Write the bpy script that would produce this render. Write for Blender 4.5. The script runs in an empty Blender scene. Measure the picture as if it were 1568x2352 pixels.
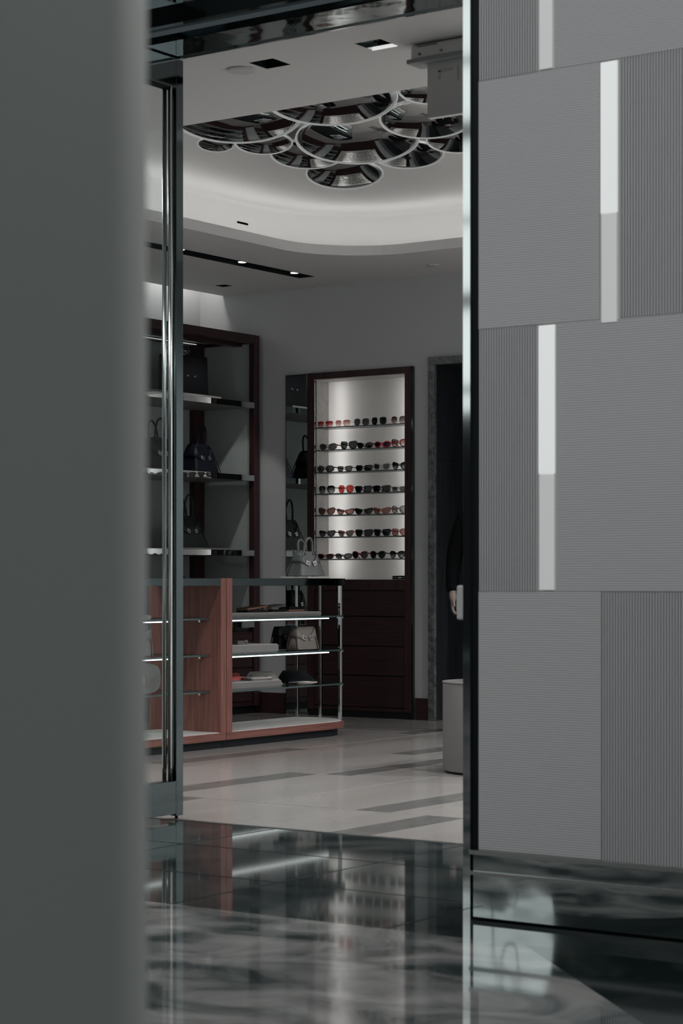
import bpy, bmesh, math, random
from mathutils import Vector, Matrix
random.seed(7)
PI = math.pi
SC = bpy.context.scene
COL = SC.collection
R = math.radians

# ------------------------------------------------------------------ mesh builder
class MB:
    def __init__(s): s.bm = bmesh.new()
    def box(s, x0, x1, y0, y1, z0, z1, mi=0):
        v = [s.bm.verts.new(p) for p in ((x0,y0,z0),(x1,y0,z0),(x1,y1,z0),(x0,y1,z0),(x0,y0,z1),(x1,y0,z1),(x1,y1,z1),(x0,y1,z1))]
        for q in ((3,2,1,0),(4,5,6,7),(0,1,5,4),(1,2,6,5),(2,3,7,6),(3,0,4,7)):
            f = s.bm.faces.new([v[i] for i in q]); f.material_index = mi
        return s
    def quad(s, pts, mi=0):
        f = s.bm.faces.new([s.bm.verts.new(p) for p in pts]); f.material_index = mi
        return s
    def obox(s, c, size, rot=None, mi=0):
        M = Matrix.Translation(c) @ ((rot.to_matrix().to_4x4() if hasattr(rot, 'to_matrix') else rot) if rot is not None else Matrix())
        h = [d/2 for d in size]
        v = [s.bm.verts.new(M @ Vector((a*h[0], b*h[1], e*h[2]))) for a,b,e in ((-1,-1,-1),(1,-1,-1),(1,1,-1),(-1,1,-1),(-1,-1,1),(1,-1,1),(1,1,1),(-1,1,1))]
        for q in ((3,2,1,0),(4,5,6,7),(0,1,5,4),(1,2,6,5),(2,3,7,6),(3,0,4,7)):
            f = s.bm.faces.new([v[i] for i in q]); f.material_index = mi
        return s
    def loft(s, loops, closed=True, caps=True, mi=0, smooth=True):
        L = [[s.bm.verts.new(p) for p in lp] for lp in loops]
        n = len(L[0])
        for a, b in zip(L, L[1:]):
            for i in range(n if closed else n-1):
                j = (i+1) % n
                f = s.bm.faces.new((a[i], a[j], b[j], b[i])); f.smooth = smooth; f.material_index = mi
        if caps and closed:
            f = s.bm.faces.new(L[0][::-1]); f.material_index = mi
            f = s.bm.faces.new(L[-1]); f.material_index = mi
        return s
    def cyl(s, c, r, z0, z1, n=32, r1=None, mi=0):
        r1 = r if r1 is None else r1
        return s.loft([[(c[0]+r*math.cos(2*PI*i/n), c[1]+r*math.sin(2*PI*i/n), z0) for i in range(n)],
                       [(c[0]+r1*math.cos(2*PI*i/n), c[1]+r1*math.sin(2*PI*i/n), z1) for i in range(n)]], mi=mi)
    def tube(s, pts, r, n=10, closed=False, mi=0):
        pts = [Vector(p) for p in pts]; m = len(pts); loops = []
        up = None
        for i, p in enumerate(pts):
            if closed: t = pts[(i+1)%m]-pts[i-1]
            else: t = pts[min(i+1,m-1)]-pts[max(i-1,0)]
            t.normalize()
            if up is None:
                up = Vector((0,0,1)) if abs(t.z) < .9 else Vector((1,0,0))
            a = up - t*up.dot(t); a.normalize(); b = t.cross(a); up = a
            rr = r[i] if isinstance(r, (list,tuple)) else r
            loops.append([p + a*rr*math.cos(2*PI*k/n) + b*rr*math.sin(2*PI*k/n) for k in range(n)])
        if closed: loops.append(loops[0])
        return s.loft(loops, caps=not closed, mi=mi)
    def prism(s, poly, z0, z1, mi=0, smooth=False):
        return s.loft([[(x,y,z0) for x,y in poly],[(x,y,z1) for x,y in poly]], mi=mi, smooth=smooth)
    def build(s, name, mats, parent=None, world=True, bevel=0, merge=False, mods=None):
        me = bpy.data.meshes.new(name)
        bm = s.bm
        if merge: bmesh.ops.remove_doubles(bm, verts=bm.verts, dist=1e-5)
        bmesh.ops.recalc_face_normals(bm, faces=bm.faces)
        bm.to_mesh(me); bm.free()
        o = bpy.data.objects.new(name, me); COL.objects.link(o)
        for m in (mats if isinstance(mats, (list,tuple)) else [mats]): me.materials.append(m)
        if parent is not None:
            o.parent = parent
            if world:
                p = parent; off = Vector((0,0,0))
                while p: off += p.location; p = p.parent
                me.transform(Matrix.Translation(-off))
        if bevel:
            b = o.modifiers.new('bevel','BEVEL'); b.width = bevel; b.segments = 2; b.limit_method = 'ANGLE'; b.angle_limit = R(40)
            b.harden_normals = False
        return o

def thing(name, label, cat, loc=(0,0,0), rz=0, group=None):
    o = bpy.data.objects.new(name, None); COL.objects.link(o)
    o.location = loc; o.rotation_euler = (0,0,rz); o.empty_display_size = .1
    o['label'] = label; o['category'] = cat
    if group: o['group'] = group
    return o
def tag(o, label, cat, group=None):
    o['label'] = label; o['category'] = cat
    if group: o['group'] = group
    return o
def struct(o):
    o['kind'] = 'structure'; return o
def dup(root, loc, rz, label, group=None):
    r = root.copy(); COL.objects.link(r); r.location = loc; r.rotation_euler = (0,0,rz); r['label'] = label
    if group: r['group'] = group
    for ch in list(root.children):
        c = ch.copy(); COL.objects.link(c); c.parent = r
        for g in list(ch.children):
            d = g.copy(); COL.objects.link(d); d.parent = c
    return r

# ------------------------------------------------------------------ materials
def mat(name, col, rough=.5, metal=0, spec=.5, emit=None, estr=1, coat=0):
    m = bpy.data.materials.new(name); m.use_nodes = True
    p = m.node_tree.nodes['Principled BSDF']
    p.inputs['Base Color'].default_value = (*col, 1)
    p.inputs['Roughness'].default_value = rough
    p.inputs['Metallic'].default_value = metal
    p.inputs['Specular IOR Level'].default_value = spec
    p.inputs['Coat Weight'].default_value = coat
    if emit:
        p.inputs['Emission Color'].default_value = (*emit, 1); p.inputs['Emission Strength'].default_value = estr
    return m
def noise_into(m, c0, c1, scale=(1,1,1), nscale=5, detail=6, lo=.3, hi=.7, rough=None, bump=0, dist=0.):
    t = m.node_tree; N = t.nodes; p = N['Principled BSDF']
    tc = N.new('ShaderNodeTexCoord'); mp = N.new('ShaderNodeMapping'); mp.inputs['Scale'].default_value = scale
    t.links.new(tc.outputs['Object'], mp.inputs['Vector'])
    n = N.new('ShaderNodeTexNoise'); n.inputs['Scale'].default_value = nscale; n.inputs['Detail'].default_value = detail
    n.inputs['Distortion'].default_value = dist
    t.links.new(mp.outputs['Vector'], n.inputs['Vector'])
    r = N.new('ShaderNodeValToRGB'); r.color_ramp.elements[0].position = lo; r.color_ramp.elements[1].position = hi
    r.color_ramp.elements[0].color = (*c0,1); r.color_ramp.elements[1].color = (*c1,1)
    t.links.new(n.outputs['Fac'], r.inputs['Fac']); t.links.new(r.outputs['Color'], p.inputs['Base Color'])
    if bump:
        b = N.new('ShaderNodeBump'); b.inputs['Strength'].default_value = bump; b.inputs['Distance'].default_value = .01
        t.links.new(n.outputs['Fac'], b.inputs['Height']); t.links.new(b.outputs['Normal'], p.inputs['Normal'])
    return m
def thin_glass(name, tint=(.93,.96,.95), refl=.06, rough=0., grad=None, amp=.5):
    m = bpy.data.materials.new(name); m.use_nodes = True
    t = m.node_tree; N = t.nodes; N.remove(N['Principled BSDF']); out = N['Material Output']
    tr = N.new('ShaderNodeBsdfTransparent'); tr.inputs['Color'].default_value = (*tint,1)
    gl = N.new('ShaderNodeBsdfGlossy'); gl.inputs['Roughness'].default_value = rough
    mx = N.new('ShaderNodeMixShader'); lw = N.new('ShaderNodeLayerWeight'); lw.inputs['Blend'].default_value = .5
    pw = N.new('ShaderNodeMath'); pw.operation = 'POWER'; pw.inputs[1].default_value = 3
    mr = N.new('ShaderNodeMath'); mr.operation = 'MULTIPLY_ADD'; mr.inputs[1].default_value = amp; mr.inputs[2].default_value = refl
    t.links.new(lw.outputs['Facing'], pw.inputs[0]); t.links.new(pw.outputs[0], mr.inputs[0]); t.links.new(mr.outputs[0], mx.inputs['Fac'])
    t.links.new(tr.outputs[0], mx.inputs[1]); t.links.new(gl.outputs[0], mx.inputs[2]); t.links.new(mx.outputs[0], out.inputs['Surface'])
    if grad:
        tc = N.new('ShaderNodeTexCoord'); sp = N.new('ShaderNodeSeparateXYZ'); rp = N.new('ShaderNodeValToRGB')
        t.links.new(tc.outputs['Generated'], sp.inputs[0]); t.links.new(sp.outputs['Z'], rp.inputs['Fac'])
        rp.color_ramp.elements[0].position = .1; rp.color_ramp.elements[1].position = .85
        rp.color_ramp.elements[0].color = (*grad,1); rp.color_ramp.elements[1].color = (*tint,1)
        t.links.new(rp.outputs['Color'], tr.inputs['Color'])
    return m

M = {}
M['ceil'] = mat('ceiling_paint', (.67,.66,.655), .75, spec=.2)
M['cove'] = mat('cove_paint', (.70,.70,.69), .8, spec=.2)
M['wall'] = mat('wall_paint', (.50,.515,.525), .7, spec=.2)
M['pillar'] = mat('pillar_paint', (.40,.43,.425), .55, spec=.3)
M['chrome'] = mat('polished_chrome', (.62,.66,.66), .05, 1)
M['mirror'] = mat('mirror_glass', (.70,.74,.74), .01, 1)
M['soffit'] = mat('mirror_soffit', (.42,.46,.47), .02, 1)
M['dchrome'] = mat('dark_chrome', (.11,.135,.14), .08, 1)
M['barsteel'] = mat('satin_bar_steel', (.85,.86,.85), .20, 1)
M['steel'] = mat('brushed_steel', (.60,.60,.60), .3, 1)
m = bpy.data.materials.new('opal_panel'); m.use_nodes = True; M['opal'] = m
t = m.node_tree; N = t.nodes; N.remove(N['Principled BSDF'])
a_ = N.new('ShaderNodeBsdfTranslucent'); a_.inputs['Color'].default_value = (.6,.595,.585,1)
b = N.new('ShaderNodeBsdfDiffuse'); b.inputs['Color'].default_value = (.58,.57,.56,1)
x = N.new('ShaderNodeMixShader'); x.inputs['Fac'].default_value = .5
t.links.new(a_.outputs[0], x.inputs[1]); t.links.new(b.outputs[0], x.inputs[2]); t.links.new(x.outputs[0], N['Material Output'].inputs['Surface'])
M['black'] = mat('black_gap', (.008,.010,.012), .5, spec=.2)
M['rib'] = mat('ribbed_panel_finish', (.44,.44,.45), .55, spec=.35)
M['ribbase'] = mat('panel_backing', (.40,.41,.41), .6)
M['led'] = mat('led_white', (.8,.8,.8), .4, emit=(.93,1,.98), estr=2.3)
M['led2'] = mat('shelf_led', (.8,.8,.8), .4, emit=(.95,1,.98), estr=.7)
M['edgeblack'] = mat('black_mirror_edge', (.085,.105,.11), .05, 1)
M['cove_led'] = mat('cove_led', (.8,.8,.8), .4, emit=(1,.985,.965), estr=7.8)
M['niche_led'] = mat('niche_led', (.8,.8,.8), .4, emit=(1,.985,.965), estr=9.5)
M['slot_led'] = mat('slot_led', (.8,.8,.8), .4, emit=(1,.96,.92), estr=9)
M['strip'] = mat('light_slot_lens', (.8,.82,.82), .3, emit=(.95,1,.985), estr=.36)
M['strip_lo'] = mat('light_slot_lens_lower', (.62,.64,.64), .3, emit=(1,1,.975), estr=.19)
M['floor'] = mat('cream_stone_floor', (.5,.48,.46), .17, spec=.5)
noise_into(M['floor'], (.285,.274,.264), (.35,.336,.324), (1,.35,1), 2.2, 5)
M['strip_stone'] = mat('grey_stone_inlay', (.25,.25,.25), .2)
noise_into(M['strip_stone'], (.11,.112,.11), (.18,.178,.172), (6,1,1), 6, 6)
M['seam'] = mat('stone_seam', (.22,.22,.22), .4)
M['dmarble'] = mat('dark_green_marble', (.04,.05,.05), .045, spec=.6)
noise_into(M['dmarble'], (.020,.030,.031), (.075,.088,.086), (1,1,1), 2.4, 9, .35, .75, dist=1.2)
M['gmarble'] = mat('grey_veined_marble', (.2,.2,.2), .05, spec=.55)
noise_into(M['gmarble'], (.05,.068,.068), (.43,.425,.415), (.8,1.1,1), 3.6, 8, .36, .68, dist=.9)
M['cmarble'] = mat('deep_green_marble', (.03,.04,.04), .08, spec=.55)
noise_into(M['cmarble'], (.008,.016,.016), (.05,.062,.058), (1,1,1), 3, 9, .45, .8, dist=1.5)
M['redwood'] = mat('red_walnut', (.3,.12,.1), .38, spec=.4)
noise_into(M['redwood'], (.155,.060,.048), (.29,.122,.10), (26,26,1.2), 2.6, 7, .3, .72, dist=.4)
M['redwood_h'] = mat('red_walnut_horizontal', (.3,.12,.1), .38, spec=.4)
noise_into(M['redwood_h'], (.125,.048,.040), (.26,.108,.09), (14,1.2,26), 2.6, 7, .3, .72, dist=.8)
M['darkwood'] = mat('dark_rosewood', (.04,.018,.018), .35, spec=.4)
noise_into(M['darkwood'], (.022,.0105,.012), (.055,.023,.024), (18,18,1.2), 3, 6)
M['darkwood_h'] = mat('dark_rosewood_horizontal', (.04,.018,.018), .4, spec=.35)
noise_into(M['darkwood_h'], (.018,.0095,.011), (.050,.020,.022), (1.2,8,60), 3, 6)
M['blackwood'] = mat('black_stained_oak', (.02,.02,.025), .5, spec=.3)
noise_into(M['blackwood'], (.010,.012,.015), (.034,.036,.042), (40,40,1.2), 3, 6)
M['stone'] = mat('grey_stone_trim', (.1,.11,.11), .35)
noise_into(M['stone'], (.055,.066,.065), (.20,.21,.205), (1,1,1), 22, 8, .35, .7, dist=1.)
M['unitgrey'] = mat('grey_linen_panel', (.34,.385,.375), .8, spec=.2)
noise_into(M['unitgrey'], (.315,.36,.35), (.365,.405,.395), (90,90,6), 3, 3)
M['nicheside'] = mat('niche_linen', (.56,.54,.53), .8, spec=.2)
noise_into(M['nicheside'], (.50,.48,.47), (.60,.58,.57), (6,6,6), 4, 6)
M['white'] = mat('white_lacquer', (.62,.61,.60), .45)
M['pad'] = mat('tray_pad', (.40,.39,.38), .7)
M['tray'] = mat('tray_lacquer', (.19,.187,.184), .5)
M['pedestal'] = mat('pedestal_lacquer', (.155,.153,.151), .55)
M['glass'] = thin_glass('clear_glass', (.90,.94,.93), .02)
M['doorglass'] = thin_glass('door_glass', (.94,.965,.96), .004, amp=.05)
M['edgeglass'] = mat('glass_edge', (.05,.085,.085), .15, spec=.7)
M['acrylic'] = mat('sign_acrylic', (.88,.87,.86), .45)
M['signred'] = mat('faint_red_print', (.70,.60,.59), .5)
M['grille'] = mat('speaker_grille', (.55,.545,.54), .8)
M['gun'] = mat('gunmetal', (.2,.2,.2), .3, 1)
def leather(name, c, rough=.45, bump=.12, spec=.4):
    m = mat(name, c, rough, spec=spec); t = m.node_tree; N = t.nodes
    tc = N.new('ShaderNodeTexCoord'); n = N.new('ShaderNodeTexNoise'); n.inputs['Scale'].default_value = 260; n.inputs['Detail'].default_value = 2
    b = N.new('ShaderNodeBump'); b.inputs['Strength'].default_value = bump; b.inputs['Distance'].default_value = .002
    t.links.new(tc.outputs['Object'], n.inputs['Vector']); t.links.new(n.outputs['Fac'], b.inputs['Height']); t.links.new(b.outputs['Normal'], N['Principled BSDF'].inputs['Normal'])
    return m
M['lblack'] = leather('black_leather', (.006,.007,.009), .55, spec=.2)
M['lnavy'] = leather('navy_leather', (.005,.0075,.014), .5, spec=.25)
M['lgreen'] = leather('dark_green_leather', (.014,.020,.020), .55, spec=.25)
M['lgrey'] = leather('grey_leather', (.14,.138,.135), .35)
M['lbeige'] = leather('beige_leather', (.185,.165,.152), .42)
M['lpink'] = leather('pale_pink_leather', (.55,.46,.43), .45)
M['lbrown'] = leather('tan_leather', (.20,.105,.075), .45)
M['lred'] = leather('red_leather', (.50,.10,.09), .4)
M['lwhite'] = leather('cream_leather', (.42,.395,.37), .42)
M['lining'] = leather('bag_lining', (.30,.235,.215), .6)
M['silver'] = mat('silver_hardware', (.55,.545,.53), .32, 1)
# crystal mesh: grey with sparse bright crystal facets (metal flakes)
m = mat('crystal_mesh', (.17,.185,.185), .32, spec=.7); M['crystal'] = m
t = m.node_tree; N = t.nodes; p = N['Principled BSDF']
tc = N.new('ShaderNodeTexCoord'); v = N.new('ShaderNodeTexVoronoi'); v.inputs['Scale'].default_value = 230
t.links.new(tc.outputs['Object'], v.inputs['Vector'])
b = N.new('ShaderNodeBump'); b.inputs['Strength'].default_value = .3; b.inputs['Distance'].default_value = .003
t.links.new(v.outputs['Distance'], b.inputs['Height']); t.links.new(b.outputs['Normal'], p.inputs['Normal'])
r = N.new('ShaderNodeValToRGB'); r.color_ramp.elements[0].color = (.075,.088,.087,1); r.color_ramp.elements[1].color = (.17,.185,.182,1)
t.links.new(v.outputs['Color'], r.inputs['Fac']); t.links.new(r.outputs['Color'], p.inputs['Base Color'])
# wavy chrome for the plinth
m = mat('wavy_chrome', (.55,.60,.60), .04, 1); M['wchrome'] = m
t = m.node_tree; N = t.nodes
tc = N.new('ShaderNodeTexCoord'); n = N.new('ShaderNodeTexNoise'); n.inputs['Scale'].default_value = 3.0; n.inputs['Detail'].default_value = 2
b = N.new('ShaderNodeBump'); b.inputs['Strength'].default_value = .08; b.inputs['Distance'].default_value = .04
t.links.new(tc.outputs['Object'], n.inputs['Vector']); t.links.new(n.outputs['Fac'], b.inputs['Height']); t.links.new(b.outputs['Normal'], N['Principled BSDF'].inputs['Normal'])

# ------------------------------------------------------------------ dimensions (metres; +y runs into the shop, +x to the right)
CEIL = 3.2; TRAYZ = 3.53
WB = 12.53                 # back wall face
UL = -10.10                # left wall face
THR = 6.70                 # threshold
FAC = 5.22                 # facade face
FU = -3.158                # left end of the facade panelling

# ------------------------------------------------------------------ floor
fl = struct(MB().quad([(-13.5,THR,0),(-2,THR,0),(-2,16,0),(-13.5,16,0)]).build('floor', M['floor']))
for u0,u1,v0,v1 in ((-6.41,-6.23,7.43,8.69),(-6.20,-6.04,8.72,9.96),(-5.12,-4.94,7.43,8.69),(-4.75,-4.56,6.72,7.43),(-6.63,-6.46,9.97,11.2),
                    (-7.48,-7.33,11.33,12.1),(-7.37,-7.20,8.72,9.96),(-6.10,-5.97,6.72,7.44),(-3.6,-3.42,7.43,8.69),(-8.6,-8.42,9.97,11.2)):
    struct(MB().box(u0,u1,v0,v1,-.004,.0012).build('inlay_strip', M['strip_stone'], fl))
sm = MB()
for v in (7.43,8.70,9.965,11.25): sm.box(-10,-2.2,v-.002,v+.002,-.004,.0008)
for u in (-7.28,-6.22,-5.66,-5.03,-4.3,-3.7): sm.box(u-.002,u+.002,6.72,12.4,-.004,.0009)
struct(sm.build('tile_seam', M['seam'], fl))
band = MB().quad([(-13.5,4.94,0),(0,4.94,0),(0,THR,0),(-13.5,THR,0)]).build('marble_band', M['dmarble'], fl); struct(band)
sm = MB()
for v in (5.5,6.1): sm.box(-9,-1,v-.003,v+.003,-.004,.0008)
for u in (-5.9,-5.0,-4.1,-3.3): sm.box(u-.003,u+.003,4.94,6.7,-.004,.0008)
struct(sm.build('tile_seam', mat('dark_seam', (.004,.006,.006), .3), band))
K = 2.10
struct(MB().quad([(-13.5,-15,0),(K+15,-15,0),(K-4.94,4.94,0),(-13.5,4.94,0)]).build('marble_field', M['gmarble'], fl))
struct(MB().quad([(K+15,-15,0),(20,-15,0),(20,4.94,0),(K-4.94,4.94,0)]).build('marble_corner', M['cmarble'], fl))
struct(MB().box(-6.9,-3.0,THR-.012,THR+.012,-.004,.0018).build('threshold_bar', M['steel'], fl))

# ------------------------------------------------------------------ ceiling with the lit tray
def rrect(x0,x1,y0,y1,r,n=14):
    out = []
    for cx,cy,a0 in ((x1-r,y1-r,0),(x0+r,y1-r,PI/2),(x0+r,y0+r,PI),(x1-r,y0+r,1.5*PI)):
        for k in range(n+1):
            a = a0 + PI/2*k/n; out.append((cx+r*math.cos(a), cy+r*math.sin(a)))
    return out
T = (-8.17,-4.3,7.74,11.60); OFF = .27
lip = rrect(*T, .62); rec = rrect(T[0]-OFF,T[1]+OFF,T[2]-OFF,T[3]+OFF, .62+OFF)
holes = {'track': (-8.84,-8.70,9.0,12.11), 'dl1': (-5.345,-5.215,6.955,7.085), 'dl2': (-4.80,-4.67,6.955,7.09), 'dl3': (-9.58,-9.48,12.05,12.15)}
bm = bmesh.new()
def loop_edges(pts, z):
    vs = [bm.verts.new((x,y,z)) for x,y in pts]
    return [bm.edges.new((vs[i], vs[(i+1)%len(vs)])) for i in range(len(vs))]
E_ = loop_edges([(-9.872,6.722),(-2,6.722),(-2,WB+.3),(-9.872,WB+.3)], CEIL) + loop_edges(lip, CEIL)
for a,b_,c,d in holes.values(): E_ += loop_edges([(a,c),(b_,c),(b_,d),(a,d)], CEIL)
bmesh.ops.triangle_fill(bm, use_beauty=True, use_dissolve=False, edges=E_)
mb = MB(); mb.bm.free(); mb.bm = bm
mb.box(-13.5,-9.877,6.722,6.8,CEIL,CEIL+.1)
for a,b_,c,d in holes.values():   # sides of the cut-outs
    mb.loft([[(a,c,CEIL),(b_,c,CEIL),(b_,d,CEIL),(a,d,CEIL)],[(a,c,CEIL+.03),(b_,c,CEIL+.03),(b_,d,CEIL+.03),(a,d,CEIL+.03)]], caps=False, smooth=False)
mb.box(-9.877,-9.872,6.722,WB,CEIL,CEIL+.22)
struct_ceil = struct(mb.build('ceiling', M['ceil']))
mb = MB()
mb.loft([[(x,y,CEIL) for x,y in lip],[(x,y,CEIL+.066) for x,y in lip],[(x,y,CEIL+.066) for x,y in rec]], caps=False, smooth=False)
struct(mb.build('tray_lip', M['ceil'], struct_ceil))
mb = MB()
mb.loft([[(x,y,CEIL+.066) for x,y in rec],[(x,y,TRAYZ-.03) for x,y in rec]], caps=False)
rec2 = rrect(T[0]-OFF+.03,T[1]+OFF-.03,T[2]-OFF+.03,T[3]+OFF-.03,.62+OFF-.03)
mb.loft([[(x,y,TRAYZ-.03) for x,y in rec],[(x,y,TRAYZ) for x,y in rec2]], caps=False)
f = mb.bm.faces.new([mb.bm.verts.new((x,y,TRAYZ)) for x,y in rec2])
struct(mb.build('ceiling_tray', M['cove'], struct_ceil, merge=True))
# LED tape lying on the ledge of the tray
tape_o = rrect(T[0]-.10,T[1]+.10,T[2]-.10,T[3]+.10,.62+.10); tape_i = rrect(T[0]-.075,T[1]+.075,T[2]-.075,T[3]+.075,.62+.075)
mb = MB()
n = len(tape_o)
mb.loft([[(x,y,CEIL+.068) for x,y in tape_o],[(x,y,CEIL+.074) for x,y in tape_o],[(x,y,CEIL+.074) for x,y in tape_i],[(x,y,CEIL+.068) for x,y in tape_i]], caps=False, smooth=False)
tag(mb.build('led_tape', M['cove_led']), 'white led tape hidden on the ledge around the ceiling tray', 'cove light')
# wall-wash slot beside the left wall
mb = MB(); mb.box(UL,-9.877,6.5,WB,CEIL+.22,CEIL+.24)
struct(mb.build('trim_1', M['ceil']))
tag(MB().box(-9.96,-9.90,6.9,WB-.05,CEIL+.205,CEIL+.217).build('wall_washer', M['slot_led']), 'slim light hidden in the ceiling slot above the bag shelves', 'ceiling light')
MB().box(-8.475,-8.44,10.86,11.02,CEIL+.183,CEIL+.197).build('vent_slit', M['seam'], struct_ceil)['kind'] = 'structure'

# recessed track with spots
tr = thing('track_light', 'long black recessed track with small spotlights, in the ceiling left of the lit tray', 'ceiling light', (-8.77,10.5,CEIL))
mb = MB(); a,b_,c,d = holes['track']
mb.box(a,b_,c,d,CEIL+.06,CEIL+.07); mb.box(a-.004,a+.003,c,d,CEIL+.0,CEIL+.06); mb.box(b_-.003,b_+.004,c,d,CEIL,CEIL+.06); mb.box(a,b_,c-.003,c+.003,CEIL,CEIL+.06); mb.box(a,b_,d-.003,d+.003,CEIL,CEIL+.06)
mb.build('channel', M['black'], tr)
for v in (9.6,10.66,11.33,11.94):
    mb = MB(); mb.cyl((-8.76,v), .035, CEIL+.012, CEIL+.058, 16)
    sp = mb.build('spotlight', M['black'], tr)
    MB().cyl((-8.76,v), .028, CEIL+.008, CEIL+.0125, 16).build('lens', mat('spot_lens', (.8,.8,.8), .3, emit=(1,.97,.93), estr=2.5), sp)
def square_downlight(key, label, inner, trim=None):
    a,b_,c,d = holes[key]
    t_ = thing('downlight', label, 'ceiling light', ((a+b_)/2,(c+d)/2,CEIL), group='square recessed downlights')
    mb = MB(); mb.box(a,b_,c,d,CEIL+.07,CEIL+.075)
    for q in ((a,a+.003,c,d),(b_-.003,b_,c,d),(a,b_,c,c+.003),(a,b_,d-.003,d)): mb.box(*q, CEIL+.0005, CEIL+.07)
    mb.build('housing', inner, t_)
    MB().cyl(((a+b_)/2,(c+d)/2), .035, CEIL+.045, CEIL+.069, 18).build('lamp', M['dchrome'], t_)
    if trim: MB().box(a+.004,b_-.004,d-.010,d-.004,CEIL-.002,CEIL+.012).build('trim', trim, t_)
square_downlight('dl1', 'black square recessed downlight beside the round ceiling speaker', M['black'])
square_downlight('dl2', 'chrome square recessed downlight with a bright edge, left of the hanging exit sign', M['chrome'], mat('lit_edge', (.8,.8,.8), .4, emit=(1,1,.98), estr=.7))
square_downlight('dl3', 'small black square downlight above the bag shelves, at the end of the black track', M['black'])
sp = thing('ceiling_speaker', 'flat round white ceiling speaker beside the black square downlight', 'speaker', (-5.44,7.03,CEIL))
MB().cyl((-5.44,7.03), .064, CEIL-.007, CEIL, 40).build('rim', M['ceil'], sp); MB().cyl((-5.44,7.03), .057, CEIL-.009, CEIL-.006, 40).build('grille', M['grille'], sp)
sk = thing('smoke_detector', 'small round white disc on the far ceiling above the doorway', 'smoke detector', (-7.695,12.109,CEIL))
MB().cyl((-7.695,12.109), .045, CEIL-.012, CEIL, 32).build('base', M['ceil'], sk); MB().cyl((-7.695,12.109), .036, CEIL-.022, CEIL-.012, 32, .03).build('cap', M['grille'], sk)

# ------------------------------------------------------------------ hanging exit sign
ex = thing('exit_sign', 'white hanging exit sign seen from its plain side, under the ceiling by the entrance', 'exit sign', (-4.46,7.14,CEIL))
MB().box(-4.62,-4.28,7.10,7.18,3.135,CEIL-.005).build('canopy', M['acrylic'], ex, bevel=.008)
mb = MB()
for u in (-4.575,-4.47): mb.obox((u,7.098,3.155),(.012,.004,.008))
mb.box(-4.585,-4.49,7.096,7.10,3.184,3.188)
mb.build('screw', M['gun'], ex)
MB().box(-4.63,-4.26,7.085,7.195,3.118,3.136).build('bracket', mat('bracket_grey', (.36,.37,.37), .5), ex, bevel=.003)
pn = MB().box(-4.555,-4.20,7.125,7.155,2.893,3.12).build('sign_panel', M['acrylic'], ex, bevel=.004)
mb = MB()
for u0,u1,z0,z1 in ((-4.50,-4.43,3.075,3.085),(-4.50,-4.488,3.045,3.08),(-4.41,-4.40,3.03,3.09),(-4.38,-4.37,3.03,3.09)): mb.box(u0,u1,7.1235,7.126,z0,z1)
mb.build('lettering', M['signred'], pn)

# ------------------------------------------------------------------ walls of the shop
mb = MB(); mb.box(UL-.2,UL,6.5,WB+.3,0,CEIL+.24); mb.box(-13.5,-6.95,THR-.12,THR,0,CEIL+.1)
struct(mb.build('wall_left', M['wall']))
CU0,CU1,CZ = -9.05,-8.13,2.552
DU0,DU1,DZ = -7.93,-6.85,2.55
mb = MB(); WT = WB+.34
mb.box(UL,CU0,WB,WT,0,CEIL+.24); mb.box(CU0,CU1,WB,WT,CZ,CEIL+.24); mb.box(CU1,DU0-.012,WB,WT,0,CEIL+.24); mb.box(DU0-.012,DU1+.012,WB,WT,DZ+.012,CEIL+.24); mb.box(DU1+.012,-1.8,WB,WT,0,CEIL+.24)
struct(mb.build('wall_back', M['wall']))
struct(MB().box(-2.0,-1.8,THR,WB,0,CEIL+.24).build('wall_right', M['wall']))
struct(MB().box(CU1+.03,DU0-.05,WB-.018,WB,0,.156).build('baseboard_back', M['darkwood_h']))
struct(MB().box(UL,CU0-.22,WB-.018,WB,0,.156).build('baseboard_left', M['darkwood_h']))
# doorway
d1 = struct(MB().box(DU0-.055,DU0,WB-.03,WB+.004,0,DZ).box(DU1,DU1+.055,WB-.03,WB+.004,0,DZ).box(DU0-.055,DU1+.055,WB-.03,WB+.004,DZ+.0005,DZ+.055).build('door_1', M['stone'], bevel=.004))
mb = MB(); mb.box(DU0-.011,DU0,WB+.0045,WT+.02,0,DZ); mb.box(DU1,DU1+.011,WB+.0045,WT+.02,0,DZ); mb.box(DU0-.011,DU1+.011,WB+.0045,WT+.02,DZ,DZ+.011)
struct(mb.build('reveal', M['blackwood'], d1))
struct(MB().box(DU0-.002,DU0+.0006,WB+.006,WT,1.869,1.873).build('panel_joint', M['black'], d1))
mb = MB(); mb.box(-9.5,-5,15.0,15.1,0,3); mb.box(-9.5,-5,WT+.02,15.1,2.9,3.0); mb.box(-9.6,-9.5,WT,15.1,0,3); mb.box(-5.0,-4.9,WT,15.1,0,3); mb.box(-7.62,-7.60,WT+.02,14.0,0,2.9)
struct(mb.build('wall_passage', M['wall']))

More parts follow.
